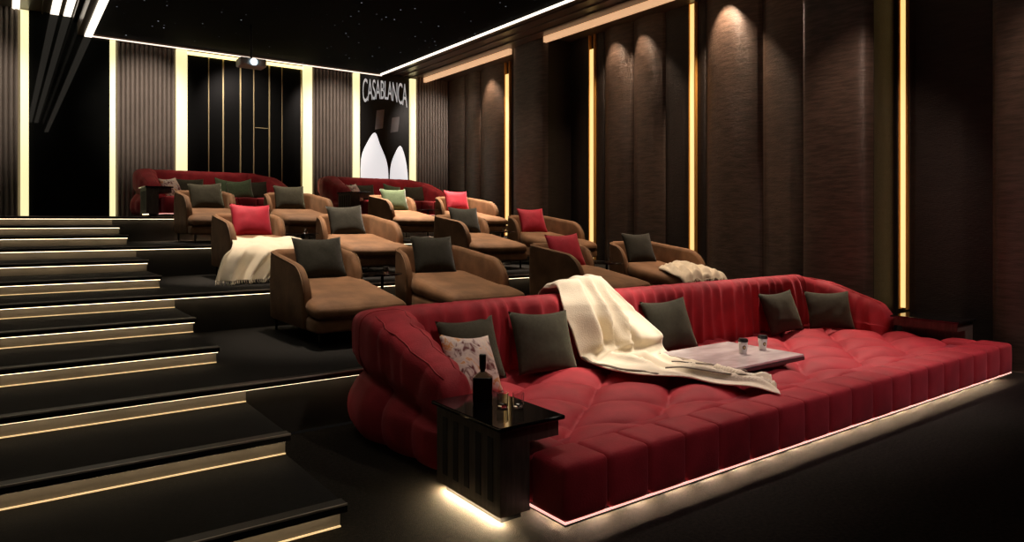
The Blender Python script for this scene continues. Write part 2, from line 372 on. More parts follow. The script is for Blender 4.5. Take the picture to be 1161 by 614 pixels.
# ------------------------------------------------------------------ sofa (daybed)
def sofa(name, x0, x1, yb, z0, label, group=None, hi=True):
    """local frame: x from 0..L, y=0 back outer plane, front at negative y; placed at (x0, yb, z0)"""
    L = x1 - x0
    t = thing(name, label, 'sofa', (x0, yb, z0), 0, group)
    yf = -2.60                                   # front plane
    sx0, sx1 = .24, L - .35                      # seat extents
    ix0, ix1 = .46, L - .62                      # inner faces of the arms
    bi = -.47                                    # inner face of the back
    bm = bmesh.new()
    nb = max(6, round((sx1 - sx0) / .3375)); w = (sx1 - sx0) / nb
    q = 7 if hi else 3
    for k in range(nb):
        rbox(bm, (sx0 + k * w + .003, yf, .055), (sx0 + (k + 1) * w - .003, yf + .31, .372), .034, q, .013)
    for xs in (sx0, sx1 - .31):
        for k in (1,):
            rbox(bm, (xs, yf + .31 * k + .006, .055), (xs + .31, yf + .31 * (k + 1), .36), .045, q, .012)
    box(bm, sx0 + .03, sx1 - .03, yf + .035, yf + .5, .06, .32)
    build('front_border', bm, RED, t, True)
    # tufted top
    bm = bmesh.new(); nx = 260 if hi else 90; ny = 90 if hi else 36
    xa, xb, ya, ybk = sx0 + .04, sx1 - .04, yf + .27, bi + .1
    sx, sy = .95, .74
    P = []
    for i in range(nx + 1):
        row = []
        for j in range(ny + 1):
            x = xa + (xb - xa) * i / nx; y = ya + (ybk - ya) * j / ny
            xx = x + .035 * nz(x * 2.1, y * 2.1, 3); yy = y + .035 * nz(x * 2.1, y * 2.1, 9)
            a = xx / sx + (yy - yf) / sy; b = xx / sx - (yy - yf) / sy
            h = (abs(math.sin(PI * a)) ** .32) * (abs(math.sin(PI * b)) ** .32)
            e = min(1, min(x - xa, xb - x, y - ya) / .06)
            z = .240 + .135 * h + .010 * nz(x * 5, y * 5)
            z = z * (.75 + .25 * math.sqrt(max(0, e)))
            row.append((x, y, z))
        P.append(row)
    grid(bm, P)
    rim = [(xa, ya), (xb, ya), (xb, ybk), (xa, ybk)]
    box(bm, xa, xb, ya, ybk, .07, .2)
    build('seat_cushion', bm, RED, t, True)
    boxo('plinth', (sx0 + .16, sx1 - .16, yf + .19, -.15, .0, .058), BLKM, t)
    # underglow
    bm = bmesh.new(); box(bm, sx0 + .10, sx1 - .10, yf + .12, yf + .145, .050, .056); box(bm, sx0 + .11, sx0 + .13, yf + .12, yf + .62, .050, .056)
    build('light_strip', bm, E_SOFA, t)
    bm = bmesh.new(); box(bm, sx0 + .008, sx1 - .008, yf + .008, yf + .018, .050, .060); box(bm, sx0 + .008, sx0 + .018, yf + .018, yf + .62, .050, .060)
    build('edge_light', bm, E_EDGE, t)
    bm = bmesh.new(); box(bm, sx0 + .02, sx1 - .02, yf + .022, yf + .030, .030, .062); box(bm, sx0 + .022, sx0 + .030, yf + .03, yf + .62, .030, .062)
    build('glow_baffle', bm, BLKM, t)  # rail added to hide the strip and narrow its glow on the floor
    # back and arms: one swept profile along a U path
    path = []
    def add(x, y): path.append((x, y))
    Rr = .12; yend = yf + 1.02
    n1 = 26; yendR = yend + .22
    for k in range(n1): add(ix0 - .10 * (1 - k / n1), yend + (bi - Rr - yend) * k / n1)
    for k in range(13): a = PI - (PI / 2) * k / 12; add(ix0 + Rr + Rr * math.cos(a), bi - Rr + Rr * math.sin(a))
    nbk = int((ix1 - ix0 - 2 * Rr) / .04)
    if not hi: nbk //= 3
    for k in range(1, nbk): add(ix0 + Rr + (ix1 - ix0 - 2 * Rr) * k / nbk, bi)
    for k in range(13): a = PI / 2 - (PI / 2) * k / 12; add(ix1 - Rr + Rr * math.cos(a), bi - Rr + Rr * math.sin(a))
    for k in range(1, n1 + 1): add(ix1 + .10 * k / n1, bi - Rr + (yendR - (bi - Rr)) * k / n1)
    S = [0]
    for p, r in zip(path, path[1:]): S.append(S[-1] + math.dist(p, r))
    # finer resample in hi mode
    step = .02 if hi else .06
    N = int(S[-1] / step); pts = []; j = 0
    for k in range(N + 1):
        s = S[-1] * k / N
        while j < len(S) - 2 and S[j + 1] < s: j += 1
        f = (s - S[j]) / (S[j + 1] - S[j]); a, b = path[j], path[j + 1]
        pts.append((s, a[0] + (b[0] - a[0]) * f, a[1] + (b[1] - a[1]) * f))
    ytot = S[-1]; cut = .22; armlen = (bi - Rr) - yend
    def h_at(s):
        d = min(s, ytot - s)
        base = .64 + (1.0 - .64) * min(1, d / (armlen + .04)) ** .95
        return base
    def prof(h):
        return cr([(.0, .26), (-.015, .42), (-.005, h * .62), (.02, h - .13), (.055, h - .04), (.12, h), (.22, h), (.31, h - .02), (.362, h - .08), (.375, h - .2),
                   (.37, h * .56 + .05), (.335, h * .5), (.37, h * .44), (.42, .30), (.425, .16), (.385, .055), (.28, .05)], 4)
    segs = {'arm': [], 'backrest': [], 'arm2': []}
    rings = []
    for k, (s, x, y) in enumerate(pts):
        a = pts[max(0, k - 2)]; b = pts[min(len(pts) - 1, k + 2)]
        tx, ty = b[1] - a[1], b[2] - a[2]; l = math.hypot(tx, ty); nx_, ny_ = -ty / l, tx / l       # outward (left of travel)
        d = min(s, ytot - s); h = h_at(s)
        end = math.sqrt(max(0., 1 - (1 - min(1, d / .16)) ** 2))
        pr_ = prof(h); ring = []
        for q, (o, z) in enumerate(pr_):
            t_ = q / (len(pr_) - 1)
            inner = max(0, 1 - t_ / .62); outer = max(0, (t_ - .42) / .58)
            f1 = (1 - 2 * abs(math.sin(s * PI / .17 + 3.0 * nz(s * 2.1, z * .9, 4)))) * .7 + 1.0 * nz(s * 7, z * 1.3, 2)
            amp = .027 * (1 if inner > 0 else 0) * (.35 + .65 * min(1, inner * 2))
            disp = -f1 * amp
            ch = abs(math.sin(s * PI / .37)) ** .5
            lift = 0
            if outer > 0:
                disp += (ch - 1) * (.045 if t_ > .66 else .016) * min(1, outer * 3)
            if 6 / len(pr_) < t_ < .62: lift = -.006 * abs(f1) - .006 * (1 - ch)
            wf = 1.0
            if s < ytot / 2: wf = .68 + (1.20 - .68) * min(1, s / armlen)
            else: wf = .80 + .2 * min(1, (ytot - s) / armlen)
            onb = max(0, min(1, (min(s, ytot - s) - armlen) / .3)); wf = wf * (1 - onb) + onb
            o2 = .2 + (o * wf + disp - .2) * (.25 + .75 * end)
            cth = max(abs(nx_), abs(ny_)); o2 = o2 / cth ** .9
            z2 = (z + lift); z2 = .3 + (z2 - .3) * (.55 + .45 * end) if z2 > .3 else z2
            ring.append((x + nx_ * o2, y + ny_ * o2, z2))
        rings.append((s, ring))
    for (rg, qi) in ((rings, 20), (rings, 28)):
        a_ = [r[qi] for s, r in rg if .10 < s < armlen + .04][::3]; b_ = [r[qi] for s, r in rg if ytot - armlen - .04 < s < ytot - .10][::3]
        for q_ in (a_, b_):
            bm = bmesh.new(); tube(bm, q_, .006, 5); build('piping', bm, SEAM, t, True)
    for sc_ in (armlen + .06, ytot - armlen - .06):
        rr_ = min(rings, key=lambda r: abs(r[0] - sc_))[1]
        bm = bmesh.new(); tube(bm, rr_[3:45], .006, 5); build('piping', bm, SEAM, t, True)
    s1 = armlen + .10; s2 = ytot - s1
    for nm, lo, hi_ in (('arm', -1, s1), ('backrest', s1, s2), ('arm', s2, 1e9)):
        rr = [r for s, r in rings if lo - step * 1.01 < s <= hi_ + 1e-6]
        bm = bmesh.new(); V = grid(bm, rr)
        for row in (V[0], V[-1]):
            bm.faces.new(row)
        build(nm, bm, RED, t, True)
    return t
main = sofa('daybed_sofa', 2.20, 9.20, 5.45, 0, 'long red velvet tufted daybed sofa with glowing base in the foreground')

def side_table(x, y, z, label, flip=False, group=None, w=.45, d=.70, parentless=True):
    t = thing('side_table', label, 'side table', (x, y, z), 0, group)
    sg = -1 if flip else 1
    def bx(name, b, m):
        x0, x1 = sorted((b[0] * sg, b[1] * sg)); return boxo(name, (x0, x1, *b[2:]), m, t)
    bm = bmesh.new(); rbox(bm, (min(-.025 * sg, w * sg), -.03, .535), (max(-.025 * sg, w * sg), d + .03, .56), .008, 2); build('table_top', bm, BLKG, t)
    bm = bmesh.new(); x0, x1 = sorted((0, .205 * sg)); box(bm, x0, x1, 0, d, .05, .44)
    x0, x1 = sorted((0, (w - .03) * sg)); box(bm, x0, x1, 0, d, .44, .535)
    build('body', bm, WOOD, t)
    for k in range(5):
        yy = .07 + k * .125
        bx('groove', (-.003, .02, yy, yy + .055, .12, .48), WOODD)
    bx('light_strip', (.03, .045, .03, d - .03, .042, .049), E_TAB)
    bx('plinth', (.04, .18, .05, d - .05, 0, .05), BLKM)
    return t
side_table(2.21, 3.13, 0, 'black glossy topped side table with grooved sides holding a bottle, foreground left')
side_table(9.16, 3.35, 0, 'low black side table at the far right end of the long red sofa', flip=True)

# rear sofas on the landing
rs = sofa('daybed_sofa', 2.06, 5.28, 16.42, LAND, 'red velvet sofa at the back left under the fluted panel and gold-lined glass', 'red sofas on the back landing', hi=False)
dup(rs, (6.02, 16.42, LAND), 0, 'red velvet sofa at the back right beneath the black and white poster', 'red sofas on the back landing')
st2 = side_table(2.05, 14.1, LAND, 'dark side table at the left front of the back left red sofa', group='side tables on the back landing')
dup(st2, (6.0, 14.1, LAND), 0, 'dark side table at the left front of the back right red sofa', 'side tables on the back landing')

# ------------------------------------------------------------------ chaise lounge chairs
SL = .175
def make_chaise(sg, label):
    """sg=1: tall long arm on the left (-x); origin at floor centre of the back, facing -y"""
    t = thing('chaise_lounge', label, 'chaise lounge', (0, 0, 0), 0, 'brown suede chaise lounges on the seating tiers')
    path = []
    yl, ys = -1.27, -.46
    R = .20; xo = .505
    n = 26
    for k in range(n): path.append((-xo, yl + (-R - yl) * k / n))
    for k in range(9): a = PI - PI / 2 * k / 8; path.append((-xo + R + R * math.cos(a), -R + R * math.sin(a)))
    for k in range(1, 10): path.append((-xo + R + (2 * xo - 2 * R) * k / 10, 0))
    for k in range(9): a = PI / 2 - PI / 2 * k / 8; path.append((xo - R + R * math.cos(a), -R + R * math.sin(a)))
    for k in range(1, 9): path.append((xo, -R + (ys + R) * k / 8))
    S = [0]
    for p, r in zip(path, path[1:]): S.append(S[-1] + math.dist(p, r))
    T = S[-1]; rings = []; seam = []
    for k, (x, y) in enumerate(path):
        a = path[max(0, k - 1)]; b = path[min(len(path) - 1, k + 1)]
        tx, ty = b[0] - a[0], b[1] - a[1]; l = math.hypot(tx, ty); ix, iy = ty / l, -tx / l        # inward
        s = S[k]; e = T - s
        hl = .77 + .16 * min(1, s / 1.25); h = hl
        drop = max(0, 1 - s / .34); h = .40 + (h - .40) * math.sqrt(max(0, 1 - drop ** 2.2))
        if e < .5:
            hh = .93 - .10 * (1 - e / .5); dr = max(0, 1 - e / .22); hh = .45 + (hh - .45) * math.sqrt(max(0, 1 - dr ** 2.2)); h = min(h, hh)
        th = .095
        bt = .15
        hm = max(h, .34)
        sec = [(.0, bt + .02), (-.008, (bt + hm) * .5), (0, hm - .06), (.012, hm - .018), (.04, hm), (th - .04, hm), (th - .012, hm - .018), (th, hm - .06), (th + .0, (bt + hm) * .5), (th, bt + .02), (th - .02, bt), (.02, bt)]
        rings.append([((x + ix * o) * sg, y + iy * o, z) for o, z in sec]); seam.append(((x + ix * .006) * sg, y + iy * .006, hm - .016))
    bm = bmesh.new(); V = grid(bm, rings, closed_u=True)
    bm.faces.new(V[0]); bm.faces.new(V[-1])
    sh = build('backrest', bm, SUEDE, t, True)
    bm = bmesh.new(); tube(bm, seam, .0065, 5); build('piping', bm, PIPE, sh, True)
    def warp(p):
        f = max(0, min(1, (-1.18 - p.y) / .16)); f = f * f * (3 - 2 * f)
        s_ = max(0, min(1, (-.44 - p.y) / .14)); s_ = s_ * s_ * (3 - 2 * s_)
        x = p.x * (1 + (.22 * f if p.x < 0 else .22 * s_))
        fz = max(0, (-1.35 - p.y) / .3)
        z = p.z - (.02 * fz * fz if p.z > .3 else 0) + .004 * nz(p.x * 6, p.y * 6) + SL * max(0, min(1, (p.y + 1.6) / 1.2)) * max(0, min(1, (p.z - .15) / .26))
        return Vector((x * sg, p.y, z))
    bm = bmesh.new(); rbox(bm, (-.41, -1.63, .27), (.41, -.09, .425), .07, 16, .012, warp, 4); build('seat', bm, SUEDE, t, True)
    bm = bmesh.new(); rbox(bm, (-.41, -1.60, .145), (.41, -.12, .275), .03, 12, 0, warp, 2); build('base', bm, SUEDE, t, True)
    for (lx, ly) in ((-.42, -1.5), (.42, -1.5), (-.42, -.12), (.42, -.12)):
        bm = bmesh.new(); lathe(bm, [(.013, 0), (.022, .15)], (lx * sg, ly, 0), 10); build('leg', bm, BLKM, t, True)
    return t
TY = [Y0 + (2 + 3 * k) * ST for k in range(3)]; TZ = [(3 + 3 * k) * RH for k in range(3)]
cx = [2.94, 4.53, 6.72, 8.36]
lab = [['brown chaise lounge at the left end of the front row, charcoal cushion, high left arm',
        'brown chaise lounge in the front row with high right arm and charcoal cushion',
        'brown chaise lounge in the front row, dark red cushion behind its high left arm',
        'brown chaise lounge at the right end of the front row with a cream throw'],
       ['brown chaise lounge in the middle row with bright red cushion and fringed throw',
        'brown chaise lounge in the middle row left half, with high right arm and dark cushion',
        'brown chaise lounge in the middle row right half, high left arm and charcoal cushion',
        'brown chaise lounge at the right end of the middle row with a dark red cushion'],
       ['brown chaise lounge in the back row at far left with a dark olive cushion',
        'brown chaise lounge in the back row beneath the gold-lined glass, high right arm',
        'tan chaise lounge in the back row with a pale sage cushion',
        'tan chaise lounge at the right end of the back row with a bright red cushion']]
protoL = protoR = None
for r in range(3):
    for c_ in range(4):
        loc = (cx[c_], TY[r] + 2.70, TZ[r])
        left = c_ % 2 == 0
        if left:
            if protoL is None: protoL = make_chaise(1, lab[r][c_]); protoL.location = loc
            else: dup(protoL, loc, 0, lab[r][c_])
        else:
            if protoR is None: protoR = make_chaise(-1, lab[r][c_]); protoR.location = loc
            else: dup(protoR, loc, 0, lab[r][c_])

# ------------------------------------------------------------------ small round tables between the chaises, with tumblers
def round_table(label):
    t = thing('round_table', label, 'table', group='round black tables between the chaise lounges')
    bm = bmesh.new(); lathe(bm, [(.0, .598), (.235, .598), (.245, .604), (.245, .614), (.235, .62), (.0, .62)], n=32); build('table_top', bm, BLKG, t)
    bm = bmesh.new(); lathe(bm, [(.02, .02), (.018, .598)], n=14); build('pedestal', bm, BLKM, t, True)
    bm = bmesh.new(); lathe(bm, [(.17, 0), (.17, .012), (.03, .03)], n=28); build('base_plate', bm, BLKM, t)
    bm = bmesh.new(); lathe(bm, [(.0, .33), (.15, .33), (.155, .337), (.15, .345), (0, .345)], n=28); build('shelf', bm, BLKG, t)
    return t
def tumbler(label, group, r=.036, h=.085, facets=10):
    bm = bmesh.new()
    lathe(bm, [(r * .8, 0), (r * .9, .008), (r, h), (r * .92, h), (r * .80, .016), (r * .2, .014)], n=facets)
    o = build('tumbler', bm, GLASS); tag(o, label, 'glass', group); return o
rt0 = None; tb0 = None
tl = [['front row between the left pair of chaises', 'front row between the right pair of chaises'],
      ['middle row between the left pair of chaises', 'middle row between the right pair of chaises'],
      ['back row between the left pair of chaises', 'back row between the right pair of chaises']]
for r in range(3):
    for k, x in enumerate((3.73, 7.54)):
        loc = (x, TY[r] + 2.32, TZ[r])
        l = 'small round black table in the ' + tl[r][k]
        if rt0 is None: rt0 = round_table(l); rt0.location = loc
        else: dup(rt0, loc, 0, l)
        l = 'clear tumbler on the round table in the ' + tl[r][k]
        if tb0 is None: tb0 = tumbler(l, 'tumblers on the round tables'); tb = tb0
        else: tb = tb0.copy(); COL.objects.link(tb); tb['label'] = l
        tb.location = (loc[0] + .02, loc[1] - .06, loc[2] + .62)

# ------------------------------------------------------------------ cushions
def cushion_mesh(w, h, th, seed=0, n=18):
    bm = bmesh.new(); V = {}
    for side in (1, -1):
        for i in range(n + 1):
            for j in range(n + 1):
                u = -1 + 2 * i / n; v = -1 + 2 * j / n
                edge = i in (0, n) or j in (0, n)
                if edge and side == -1: V[(side, i, j)] = V[(1, i, j)]; continue
                pin = 1 - .055 * (1 - v * v) if abs(u) else 1; pin2 = 1 - .055 * (1 - u * u)
                x = u * w / 2 * (1 - .06 * (1 - v * v) * abs(u)); z = v * h / 2 * (1 - .06 * (1 - u * u) * abs(v))
                f = max(0, (1 - u ** 4)) ** .75 * max(0, (1 - v ** 4)) ** .75 * (1 - .18 * (u * u + v * v))
                y = -side * (th / 2 * f + .006 * nz(x * 9 + seed, z * 9, seed) * (f > 0))
                sag = -.02 * (1 - u * u) * (v > 0) * v
                V[(side, i, j)] = bm.verts.new((x, y, z + h / 2 + sag))
        for i in range(n):
            for j in range(n):
                bm.faces.new([V[(side, a, b)] for a, b in ((i, j), (i + 1, j), (i + 1, j + 1), (i, j + 1))])
    bmesh.ops.recalc_face_normals(bm, faces=bm.faces)
    me = bpy.data.meshes.new('cushion'); bm.to_mesh(me); bm.free()
    for p in me.polygons: p.use_smooth = True
    return me
def cushion(loc, size, m, label, tilt=22, yaw=0, roll=0, th=.17, group=None, seed=0, name='cushion'):
    o = link(name, cushion_mesh(size[0], size[1], th, seed), m)
    o.rotation_euler = (math.radians(-tilt), math.radians(roll), math.radians(yaw)); o.location = loc
    tag(o, label, 'cushion', group); return o
G1 = 'cushions along the long red sofa'
cushion((3.16, 4.78, .36), (.60, .56), OLIVE, 'olive cushion on the long red sofa, leftmost, half hidden by the floral cushion', 22, 4, 0, group=G1, seed=1)
cushion((3.88, 4.74, .36), (.66, .57), OLIVE, 'olive cushion on the long red sofa beside the left edge of the draped cream throw', 22, -2, 3, group=G1, seed=2)
cushion((5.60, 4.76, .36), (.62, .56), OLIVE, 'olive cushion on the long red sofa just right of the draped cream throw', 22, -6, -2, group=G1, seed=3)
cushion((7.62, 4.76, .36), (.60, .52), OLIVE, 'olive cushion near the right corner of the long red sofa, left of the last two', 22, -6, -2, group=G1, seed=4)
cushion((8.30, 4.58, .36), (.56, .50), OLIVE, 'darker olive cushion tucked into the right back corner of the long red sofa', 24, -38, 0, group=G1, seed=5)
cushion((2.93, 4.42, .37), (.54, .50), FLORAL, 'patterned floral cushion leaning on the left arm behind the bottle', 30, 10, 8, group=G1, seed=6, name='floral_cushion')
G2 = 'cushions on the chaise lounges'
spec = [[(CHAR, 'charcoal'), (CHAR, 'charcoal'), (REDC, 'dark red'), (CHAR, 'charcoal')], [(REDC, 'bright red'), (CHAR, 'dark olive'), (CHAR, 'charcoal'), (REDC, 'dark red')],
        [(OLIVE, 'dark olive'), (OLIVE, 'dark olive'), (GREEN, 'pale sage'), (REDC, 'bright red')]]
where = [['on the front row chaise at the left end', 'on the front row chaise behind the red sofa back', 'on the front row chaise behind its high left arm', 'on the front row chaise at the right end'],
         ['above the fringed throw on the middle row chaise', 'on the second chaise of the middle row', 'on the third chaise of the middle row', 'on the rightmost chaise of the middle row'],
         ['on the leftmost chaise of the back row', 'on the second chaise of the back row', 'on the third chaise of the back row', 'on the rightmost chaise of the back row']]
for r in range(3):
    for c_ in range(4):
        m, cn = spec[r][c_]; off = .02 if c_ % 2 == 0 else -.06
        cushion((cx[c_] + off, TY[r] + 2.27, TZ[r] + .585), (.60, .53), m, '%s cushion %s' % (cn, where[r][c_]), 24, (2, -3, -4, -6)[c_] + (r - 1), (0, 2, -2, 1)[(r + c_) % 4], group=G2, seed=10 + r * 4 + c_)
# rear sofa cushions
for bx_, nm, extra in ((2.06, 'left', 1), (6.02, 'right', 0)):
    z = LAND + .36
    g = 'cushions on the back %s red sofa' % nm
    cushion((bx_ + .72, 15.35, z), (.50, .48), FLORAL, 'pale patterned cushion leaning on the left arm of the back %s red sofa' % nm, 24, 40, -6, group=g, seed=30, name='floral_cushion')
    cushion((bx_ + 1.05, 15.78, z), (.62, .50), OLIVE, 'olive cushion beside the patterned one on the back %s red sofa' % nm, 20, 0, 0, group=g, seed=31)
    cushion((bx_ + 1.80, 15.65, z), (.56, .52), GREEN, 'sage green cushion in the middle of the back %s red sofa' % nm, 24, 12, 8, group=g, seed=32)
    cushion((bx_ + 2.45, 15.70, z), (.60, .50), OLIVE, 'olive cushion near the right arm of the back %s red sofa' % nm, 22, -20, -4, group=g, seed=34)
    if extra:
        cushion((bx_ + 1.98, 15.30, z), (.52, .48), GREEN, 'front sage green cushion of the overlapping green pair on the back left red sofa', 24, -18, -10, group=g, seed=33)

# ------------------------------------------------------------------ throws
def sheet(name, A, B, m, nu, nv, dispf, label, cat='throw', thick=.012, mi=None, parent=None):
    """ruled cloth between edge curves A and B (same count), displaced"""
    A = cr(A, nu); B = cr(B, nu); bm = bmesh.new(); P = []
    for i, (a, b) in enumerate(zip(A, B)):
        a = Vector(a); b = Vector(b); row = []
        for j in range(nv + 1):
            v = j / nv; u = i / (len(A) - 1)
            row.append(a.lerp(b, v) + dispf(u, v))
        P.append(row)
    V = grid(bm, P)
    if mi:
        for f in bm.faces:
            pass
    o = build(name, bm, m, parent, True, recalc=True)
    md = o.modifiers.new('solid', 'SOLIDIFY'); md.thickness = thick; md.offset = 0
    if label: tag(o, label, cat)
    return o
A = [(4.26, 5.46, .80), (4.24, 5.36, .98), (4.26, 5.20, 1.03), (4.25, 5.10, .98), (4.25, 5.02, .88), (4.28, 4.95, .70), (4.33, 4.90, .50), (4.34, 4.82, .41), (4.25, 4.55, .40), (4.25, 4.22, .41), (4.38, 3.93, .40), (4.50, 3.72, .41), (4.60, 3.45, .40), (4.72, 3.20, .40), (4.70, 3.00, .385)]
B = [(4.98, 5.46, .80), (4.98, 5.36, .98), (4.98, 5.20, 1.05), (5.02, 5.08, .95), (5.08, 5.00, .82), (5.20, 4.90, .66), (5.30, 4.80, .52), (5.30, 4.70, .43), (5.22, 4.55, .41), (5.05, 4.30, .42), (4.98, 4.00, .43), (4.98, 3.80, .43), (5.02, 3.62, .41), (5.10, 3.44, .40), (5.12, 3.38, .39)]
def d_main(u, v):
    e = max(0, math.sin(PI * v)) ** .6
    g2 = lambda a, b, c_, d_: math.exp(-((u - a) / b) ** 2 - ((v - c_) / d_) ** 2)
    w = .13 * g2(.42, .10, .70, .22) + .07 * g2(.40, .10, .22, .12) - .12 * g2(.40, .05, .36, .07) - .10 * g2(.42, .045, .62, .05) + .05 * g2(.30, .1, .45, .3)
    crown = .085 * e * math.exp(-((u - .14) / .08) ** 2) * (1 + .5 * nz(v * 5, 3))
    k = min(1, max(0, (u - .42) / .12))                              # 0 vertical drape, 1 flat
    ph = v * 3.4 + .9 * nz(u * 3, v * 2, 1) + u * 1.6
    f = (1 - abs(math.sin(PI * ph))) ** 1.4 * 1.2 - .35
    ph2 = v * 2.6 + u * 5.0 + 1.2 * nz(u * 5, v * 3, 8)
    f2 = (1 - abs(math.sin(PI * ph2))) ** 1.6 * 1.1 - .2
    amp = .06 * min(1, u * 4)
    g = nz(u * 9, v * 4, 7) * .03 * (u > .15)
    on = f * amp * (1 - k) + k * (f2 * .075 * e) + g
    return Vector((.05 * nz(u * 8, v * 3, 5) + .03 * f * (1 - k), -(1 - k) * (max(on, -.02) + .055 + w) * (u > .1) - .0, .012 + k * max(-.012, on + w * .6) + (1 - k) * max(0, w) * .25 + crown + .02 * (u < .3)))
th = sheet('throw_blanket', A, B, CREAM, 9, 64, d_main, 'large cream throw draped over the red sofa back and trailing across its seat')
# dark line pattern near the trailing end
for (A2, B2) in (([(4.33, 4.87, .43), (4.26, 4.55, .418), (4.262, 4.22, .428), (4.39, 3.93, .42)], [(4.35, 4.85, .434), (4.29, 4.55, .424), (4.29, 4.22, .434), (4.42, 3.93, .426)]),
                 ([(4.50, 3.95, .455), (4.62, 3.80, .47), (4.68, 3.55, .46), (4.85, 3.40, .45), (4.82, 3.2, .43)], [(4.52, 3.97, .457), (4.645, 3.81, .472), (4.70, 3.56, .462), (4.875, 3.41, .452), (4.845, 3.2, .432)]),
                 ([(4.70, 4.05, .47), (4.80, 3.85, .475), (4.9, 3.60, .46), (5.02, 3.50, .44)], [(4.715, 4.07, .47), (4.82, 3.87, .477), (4.925, 3.61, .462), (5.04, 3.51, .44)])):
    sheet('stripe', A2, B2, CREAMD, 6, 2, lambda u, v: Vector((.02 * math.sin(u * 17), 0, .004)), None, parent=th, thick=.006)
# fringed throw on the middle-row left chaise
bx0 = cx[0]; by = TY[1] + 1.07; bz = TZ[1]
A = [(2.50, by + .78, bz + .56), (2.47, by + .5, bz + .54), (2.44, by + .28, bz + .50), (2.36, by + .06, bz + .44), (2.26, by - .06, bz + .36), (2.20, by - .10, bz + .24), (2.15, by - .13, bz + .12), (2.12, by - .16, bz + .05)]
B = [(3.35, by + .80, bz + .56), (3.40, by + .5, bz + .54), (3.44, by + .28, bz + .50), (3.44, by + .04, bz + .45), (3.40, by - .06, bz + .38), (3.20, by - .09, bz + .25), (3.05, by - .11, bz + .14), (2.98, by - .13, bz + .06)]
def d_f(u, v):
    k = min(1, max(0, (u - .38) / .2))
    f = 1 - 2 * abs(math.sin(v * PI * 4.5 + 2.5 * nz(u * .6, v * 2.2, 3))) + .7 * nz(u * 2, v * 9, 5)
    return Vector((.03 * k * nz(v * 6, u, 2), -k * (.075 * f + .05), (1 - k) * (.012 + .03 * abs(nz(u * 8, v * 5, 1)) + .012 * math.sin(v * 14 + u * 9)) ))
tf = sheet('throw_blanket', A, B, CREAM, 6, 60, d_f, 'cream fringed throw spilling over the foot of the middle row chaise with bright red cushion')
bm = bmesh.new()
for k in range(60):
    v = k / 59; p = Vector(A[-1]).lerp(Vector(B[-1]), v) + d_f(1, v)
    tube(bm, [p + Vector((0, 0, .01)), p + Vector((random.uniform(-.015, .015), -.02, -.035)), p + Vector((random.uniform(-.02, .02), -.03, -.05))], [.005, .005, .002], 4)
build('fringe', bm, CREAM, tf, True)
# crumpled throw on the right chaise of the front row
by = TY[0] + 1.07; bz = TZ[0]
A = [(8.02, by + .62, bz + .52), (7.92, by + .40, bz + .50), (7.84, by + .18, bz + .46), (7.80, by + .02, bz + .42), (7.82, by - .05, bz + .34)]
B = [(8.72, by + .78, bz + .55), (8.80, by + .52, bz + .51), (8.84, by + .26, bz + .47), (8.82, by + .04, bz + .43), (8.78, by - .06, bz + .36)]
def d_c(u, v):
    e = (math.sin(PI * min(1, max(0, v))) ** .5) * (math.sin(PI * min(1, u * .8 + .1)) ** .5)
    r = abs(math.sin((v * 5.2 + u * 1.8) * PI + 1.5 * nz(u * 2, v * 2, 2))) ** .8
    return Vector((0, 0, .015 + e * (.045 + .065 * r + .05 * nz(u * 6, v * 6, 8))))
tc_ = sheet('throw_blanket', A, B, CREAM, 10, 50, d_c, 'crumpled cream throw lying on the foot of the rightmost front row chaise')
bm = bmesh.new()
for k in range(46):
    v = k / 45; p = Vector(A[-1]).lerp(Vector(B[-1]), v) + d_c(1, v)
    tube(bm, [p + Vector((0, 0, .005)), p + Vector((random.uniform(-.015, .015), -.02, -.03)), p + Vector((random.uniform(-.03, .03), -.02, -.055))], [.006, .005, .002], 4)
build('fringe', bm, CREAM, tc_, True)

# ------------------------------------------------------------------ tray table, cups, bottle, glasses
t = thing('tray_table', 'grey marble topped low tray table standing on the red sofa seat', 'tray table', (5.45, 4.00, .36))
bm = bmesh.new(); rbox(bm, (-.50, -.42, .085), (.54, .42, .108), .006, 2); build('table_top', bm, MARB, t)
bm = bmesh.new(); rbox(bm, (-.505, -.425, .052), (.545, .425, .086), .006, 2); build('rim', bm, TRAYE, t)
bm = bmesh.new(); box(bm, -.40, .44, -.30, .34, 0, .054); build('base', bm, BLKM, t)
def coffee_cup(label):
    t = thing('coffee_cup', label, 'cup', group='takeaway coffee cups on the tray table')
    bm = bmesh.new(); lathe(bm, [(.030, 0), (.031, .003), (.042, .112)], n=28); build('cup', bm, WHITE, t, True)
    bm = bmesh.new(); lathe(bm, [(.045, .108), (.045, .120), (.041, .123), (.039, .135), (.0, .136)], n=28); build('lid', bm, LID, t)
    bm = bmesh.new()
    def on(a, z, e=.0012): r = .031 + .011 * z / .112 + e; return (r * math.cos(a), r * math.sin(a), z)
    a0 = math.radians(-128)
    ring = [on(a0 + .42 * math.cos(q * PI / 8), .060 + .019 * math.sin(q * PI / 8)) for q in range(16)]
    vs = [bm.verts.new(p) for p in ring]; cv = bm.verts.new(on(a0, .060, .003))
    for q in range(16): bm.faces.new((vs[q], vs[(q + 1) % 16], cv))
    build('logo', bm, BROWNLOGO, t)
    bm = bmesh.new()
    for aa in (-.16, .0, .16):
        vs = [bm.verts.new(on(a0 + aa + dx, zz, .0040)) for dx, zz in ((-.04, .050), (.04, .050), (.02, .072), (-.02, .072))]; bm.faces.new(vs)
    build('logo_mark', bm, GOLD, t)
    return t
cc = coffee_cup('left one of two white coffee cups with black lid on the tray table'); cc.location = (5.55, 3.93, .468); cc.scale = (1.05,) * 3
cc2 = dup(cc, (5.86, 3.93, .468), .15, 'right one of two white coffee cups with black lid on the tray table'); cc2.scale = (1.05,) * 3
